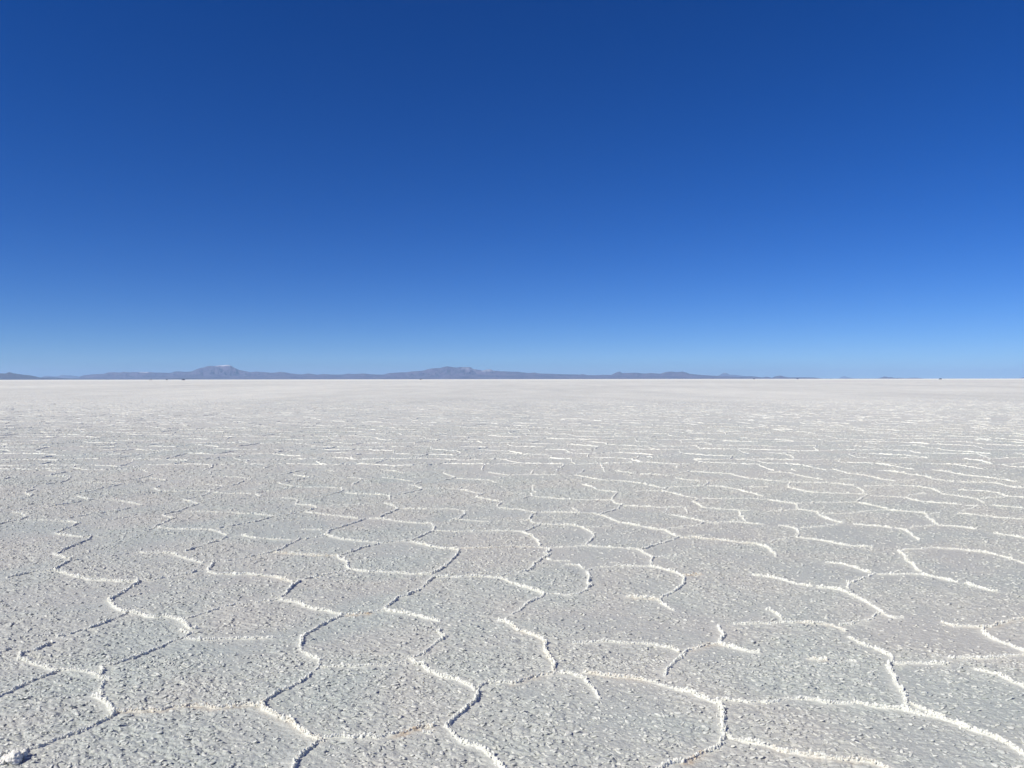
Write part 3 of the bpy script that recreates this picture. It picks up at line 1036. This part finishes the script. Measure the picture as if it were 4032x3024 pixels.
def link_bm(name, bm, mat, parent, bevel=0.0):
    me = bpy.data.meshes.new(name)
    if bevel: bmesh.ops.bevel(bm, geom=[e for e in bm.edges if e.calc_length() > 0.2], offset=bevel, segments=2, affect='EDGES', profile=0.6)
    bmesh.ops.recalc_face_normals(bm, faces=bm.faces)
    bm.to_mesh(me); bm.free()
    me.materials.append(mat)
    ob = bpy.data.objects.new(name, me)
    col.objects.link(ob)
    ob.parent = parent
    return ob

def side_prism(bm, prof, y0, y1, top_in=0.0, zt=0.0):
    """extrude a side profile (x, z) across the vehicle, leaning in above height zt"""
    a = [bm.verts.new((x, y0 + (top_in if z > zt else 0), z)) for x, z in prof]
    b = [bm.verts.new((x, y1 - (top_in if z > zt else 0), z)) for x, z in prof]
    n = len(prof)
    bm.faces.new(a); bm.faces.new(b[::-1])
    for i in range(n):
        bm.faces.new((a[i], a[(i + 1) % n], b[(i + 1) % n], b[i]))

def box(bm, x0, x1, y0, y1, z0, z1):
    side_prism(bm, [(x0, z0), (x1, z0), (x1, z1), (x0, z1)], y0, y1)

def wheel(parent, x, y, s):
    bm = bmesh.new()
    bmesh.ops.create_cone(bm, cap_ends=True, segments=20, radius1=0.39, radius2=0.39, depth=0.26,
                          matrix=Matrix.Translation((x, y, 0.39)) @ Matrix.Rotation(math.pi / 2, 4, 'X'))
    t = link_bm('wheel', bm, TYRE, parent)
    bm = bmesh.new()
    bmesh.ops.create_cone(bm, cap_ends=True, segments=14, radius1=0.22, radius2=0.19, depth=0.05,
                          matrix=Matrix.Translation((x, y + s * 0.14, 0.39)) @ Matrix.Rotation(s * -math.pi / 2, 4, 'X'))
    link_bm('rim', bm, RIM, t)

def make_vehicle(paint, load):
    root = bpy.data.objects.new('off_road_vehicle', None)
    col.objects.link(root)
    bm = bmesh.new()
    # lower body with wheel cut-outs, bonnet and upright tail
    side_prism(bm, [(-2.35, 0.50), (-1.95, 0.48), (-1.85, 0.78), (-1.55, 0.93), (-1.20, 0.80), (-1.08, 0.46), (1.00, 0.46), (1.10, 0.80), (1.42, 0.93),
                    (1.75, 0.80), (1.85, 0.50), (2.35, 0.52), (2.38, 0.95), (2.28, 1.12), (1.15, 1.20), (-2.38, 1.20)], -0.93, 0.93)
    link_bm('body', bm, paint, root, 0.03)
    bm = bmesh.new()
    side_prism(bm, [(-2.34, 1.20), (1.12, 1.20), (0.55, 1.80), (0.40, 1.86), (-2.05, 1.88), (-2.22, 1.80)], -0.90, 0.90, 0.14, 1.5)
    link_bm('cabin', bm, paint, root, 0.03)
    for s in (-1, 1):
        for (xa, xb, ya, yb) in ((-2.02, -1.25, -1.95, -1.25), (-1.15, -0.30, -1.15, -0.30), (-0.20, 0.85, -0.20, 0.48)):
            bm = bmesh.new()
            q = [(xa, s * 0.906, 1.26), (xb, s * 0.906, 1.26), (yb, s * 0.80, 1.74), (ya, s * 0.80, 1.74)]
            vv = [bm.verts.new(p) for p in q] + [bm.verts.new((p[0], p[1] - s * 0.03, p[2])) for p in q]
            bm.faces.new(vv[:4]); bm.faces.new(vv[4:][::-1])
            for i in range(4): bm.faces.new((vv[i], vv[(i + 1) % 4], vv[4 + (i + 1) % 4], vv[4 + i]))
            link_bm('window', bm, GLASS, root)
    bm = bmesh.new()
    vv = [bm.verts.new(p) for p in ((1.06, -0.78, 1.28), (1.06, 0.78, 1.28), (0.62, 0.68, 1.76), (0.62, -0.68, 1.76),
                                    (1.02, -0.78, 1.26), (1.02, 0.78, 1.26), (0.58, 0.68, 1.74), (0.58, -0.68, 1.74))]
    for q in ((0, 1, 2, 3), (7, 6, 5, 4), (0, 4, 5, 1), (1, 5, 6, 2), (2, 6, 7, 3), (3, 7, 4, 0)): bm.faces.new([vv[i] for i in q])
    link_bm('windscreen', bm, GLASS, root)
    bm = bmesh.new(); box(bm, -2.33, -2.29, -0.68, 0.68, 1.28, 1.66); link_bm('rear_window', bm, GLASS, root)
    bm = bmesh.new(); box(bm, 2.36, 2.48, -0.90, 0.90, 0.46, 0.68); link_bm('bumper', bm, BLACKM, root, 0.02)
    bm = bmesh.new(); box(bm, -2.48, -2.38, -0.90, 0.90, 0.48, 0.68); link_bm('bumper', bm, BLACKM, root, 0.02)
    for s in (-1, 1):
        bm = bmesh.new(); box(bm, 2.34, 2.40, s * 0.72 - 0.14, s * 0.72 + 0.14, 0.78, 0.95); link_bm('headlight', bm, LAMP, root)
        for x in (-1.52, 1.42): wheel(root, x, s * 0.84, s)
    bm = bmesh.new()
    for y in (-0.62, 0.62): box(bm, -2.0, 0.4, y - 0.02, y + 0.02, 1.94, 1.98)
    for x in (-1.9, -1.1, -0.4, 0.3): box(bm, x - 0.02, x + 0.02, -0.62, 0.62, 1.90, 1.94)
    link_bm('roof_rack', bm, BLACKM, root)
    if load:
        bm = bmesh.new()
        side_prism(bm, [(-1.85, 1.985), (0.15, 1.985), (0.10, 2.22), (-0.3, 2.30), (-1.1, 2.27), (-1.7, 2.24)], -0.52, 0.52, 0.06, 2.1)
        link_bm('roof_load', bm, TARP, root, 0.04)
    return root

def copy_tree(o, parent=None):
    c = o.copy(); col.objects.link(c)
    if parent: c.parent = parent
    for ch in list(o.children): copy_tree(ch, c)
    return c

WHITE = simple('white_car_paint', (0.72, 0.72, 0.72), 0.3)
DARK = simple('dark_car_paint', (0.03, 0.035, 0.045), 0.3)
SILVER = simple('silver_car_paint', (0.30, 0.32, 0.35), 0.3, 0.3)
protos = {'white': make_vehicle(WHITE, True), 'dark': make_vehicle(DARK, True), 'silver': make_vehicle(SILVER, False)}
used = set()
# photograph x, distance, heading, kind, label
for (px, D, rz, kind, lab) in [
    (592, 1400, 190, 'white', 'white off-road vehicle, leftmost of the specks under the snow-topped mountain'),
    (657, 1900, 80, 'dark', 'tiny dark vehicle end-on between the white one and the dark pair on the left horizon'),
    (724, 1500, 30, 'dark', 'dark off-road vehicle just left of the snow-topped mountain, blacker than its neighbours'),
    (719, 1540, 200, 'silver', 'grey vehicle half hidden beside the dark one left of the snow-topped mountain'),
    (1656, 2200, 150, 'dark', 'lone dark speck of a vehicle under the left slope of the flat-topped mountain'),
    (2969, 2300, 10, 'dark', 'dark vehicle on the horizon below and right of the pale distant volcano'),
    (3140, 2300, 175, 'dark', 'dark vehicle where the range tapers out at its right end'),
    (3271, 3600, 20, 'silver', 'faint grey vehicle in the gap just left of the faint pale peak'),
    (3702, 1250, 195, 'silver', 'grey off-road vehicle with dark top standing alone on the right horizon'),
]:
    o = protos[kind] if kind not in used else copy_tree(protos[kind])
    used.add(kind)
    o.location = ((px - 2016.0) / F * D, D, 0.02)
    o.rotation_euler = (0, 0, R(rz))
    o['label'] = lab
    o['category'] = 'vehicle'
    o['group'] = 'off-road vehicles far out on the salt flat'

# ------------------------------------------------------------------ haze
bm = bmesh.new()
def cuboid(bm, a, b):
    vs = [bm.verts.new((x, y, z)) for x in (a[0], b[0]) for y in (a[1], b[1]) for z in (a[2], b[2])]
    for q in ((0, 1, 3, 2), (4, 6, 7, 5), (0, 4, 5, 1), (2, 3, 7, 6), (0, 2, 6, 4), (1, 5, 7, 3)): bm.faces.new([vs[i] for i in q])
cuboid(bm, (-66000, -66000, -2), (66000, 62000, 640))
hm = bpy.data.materials.new('thin_blue_haze'); hm.use_nodes = True
hn = hm.node_tree; hn.nodes.clear()
ho = hn.nodes.new('ShaderNodeOutputMaterial'); hv = hn.nodes.new('ShaderNodeVolumePrincipled')
hv.inputs['Color'].default_value = (0.36, 0.56, 0.87, 1)
hv.inputs['Density'].default_value = 2.5e-5
hv.inputs['Anisotropy'].default_value = 0.0
hn.links.new(hv.outputs[0], ho.inputs['Volume'])
me = bpy.data.meshes.new('haze'); bm.to_mesh(me); bm.free(); me.materials.append(hm)
hz = bpy.data.objects.new('haze', me); col.objects.link(hz); hz['kind'] = 'stuff'
hz['label'] = 'thin blue air between the viewer and the mountains'

# ------------------------------------------------------------------ output
sc = bpy.context.scene
sc.view_settings.view_transform = 'Standard'
sc.view_settings.look = 'None'
sc.view_settings.gamma = 1.0
sc.view_settings.exposure = 0.0
sc.cycles.max_bounces = 5
sc.cycles.diffuse_bounces = 3
sc.cycles.volume_bounces = 1
print('done', time.time() - T0)
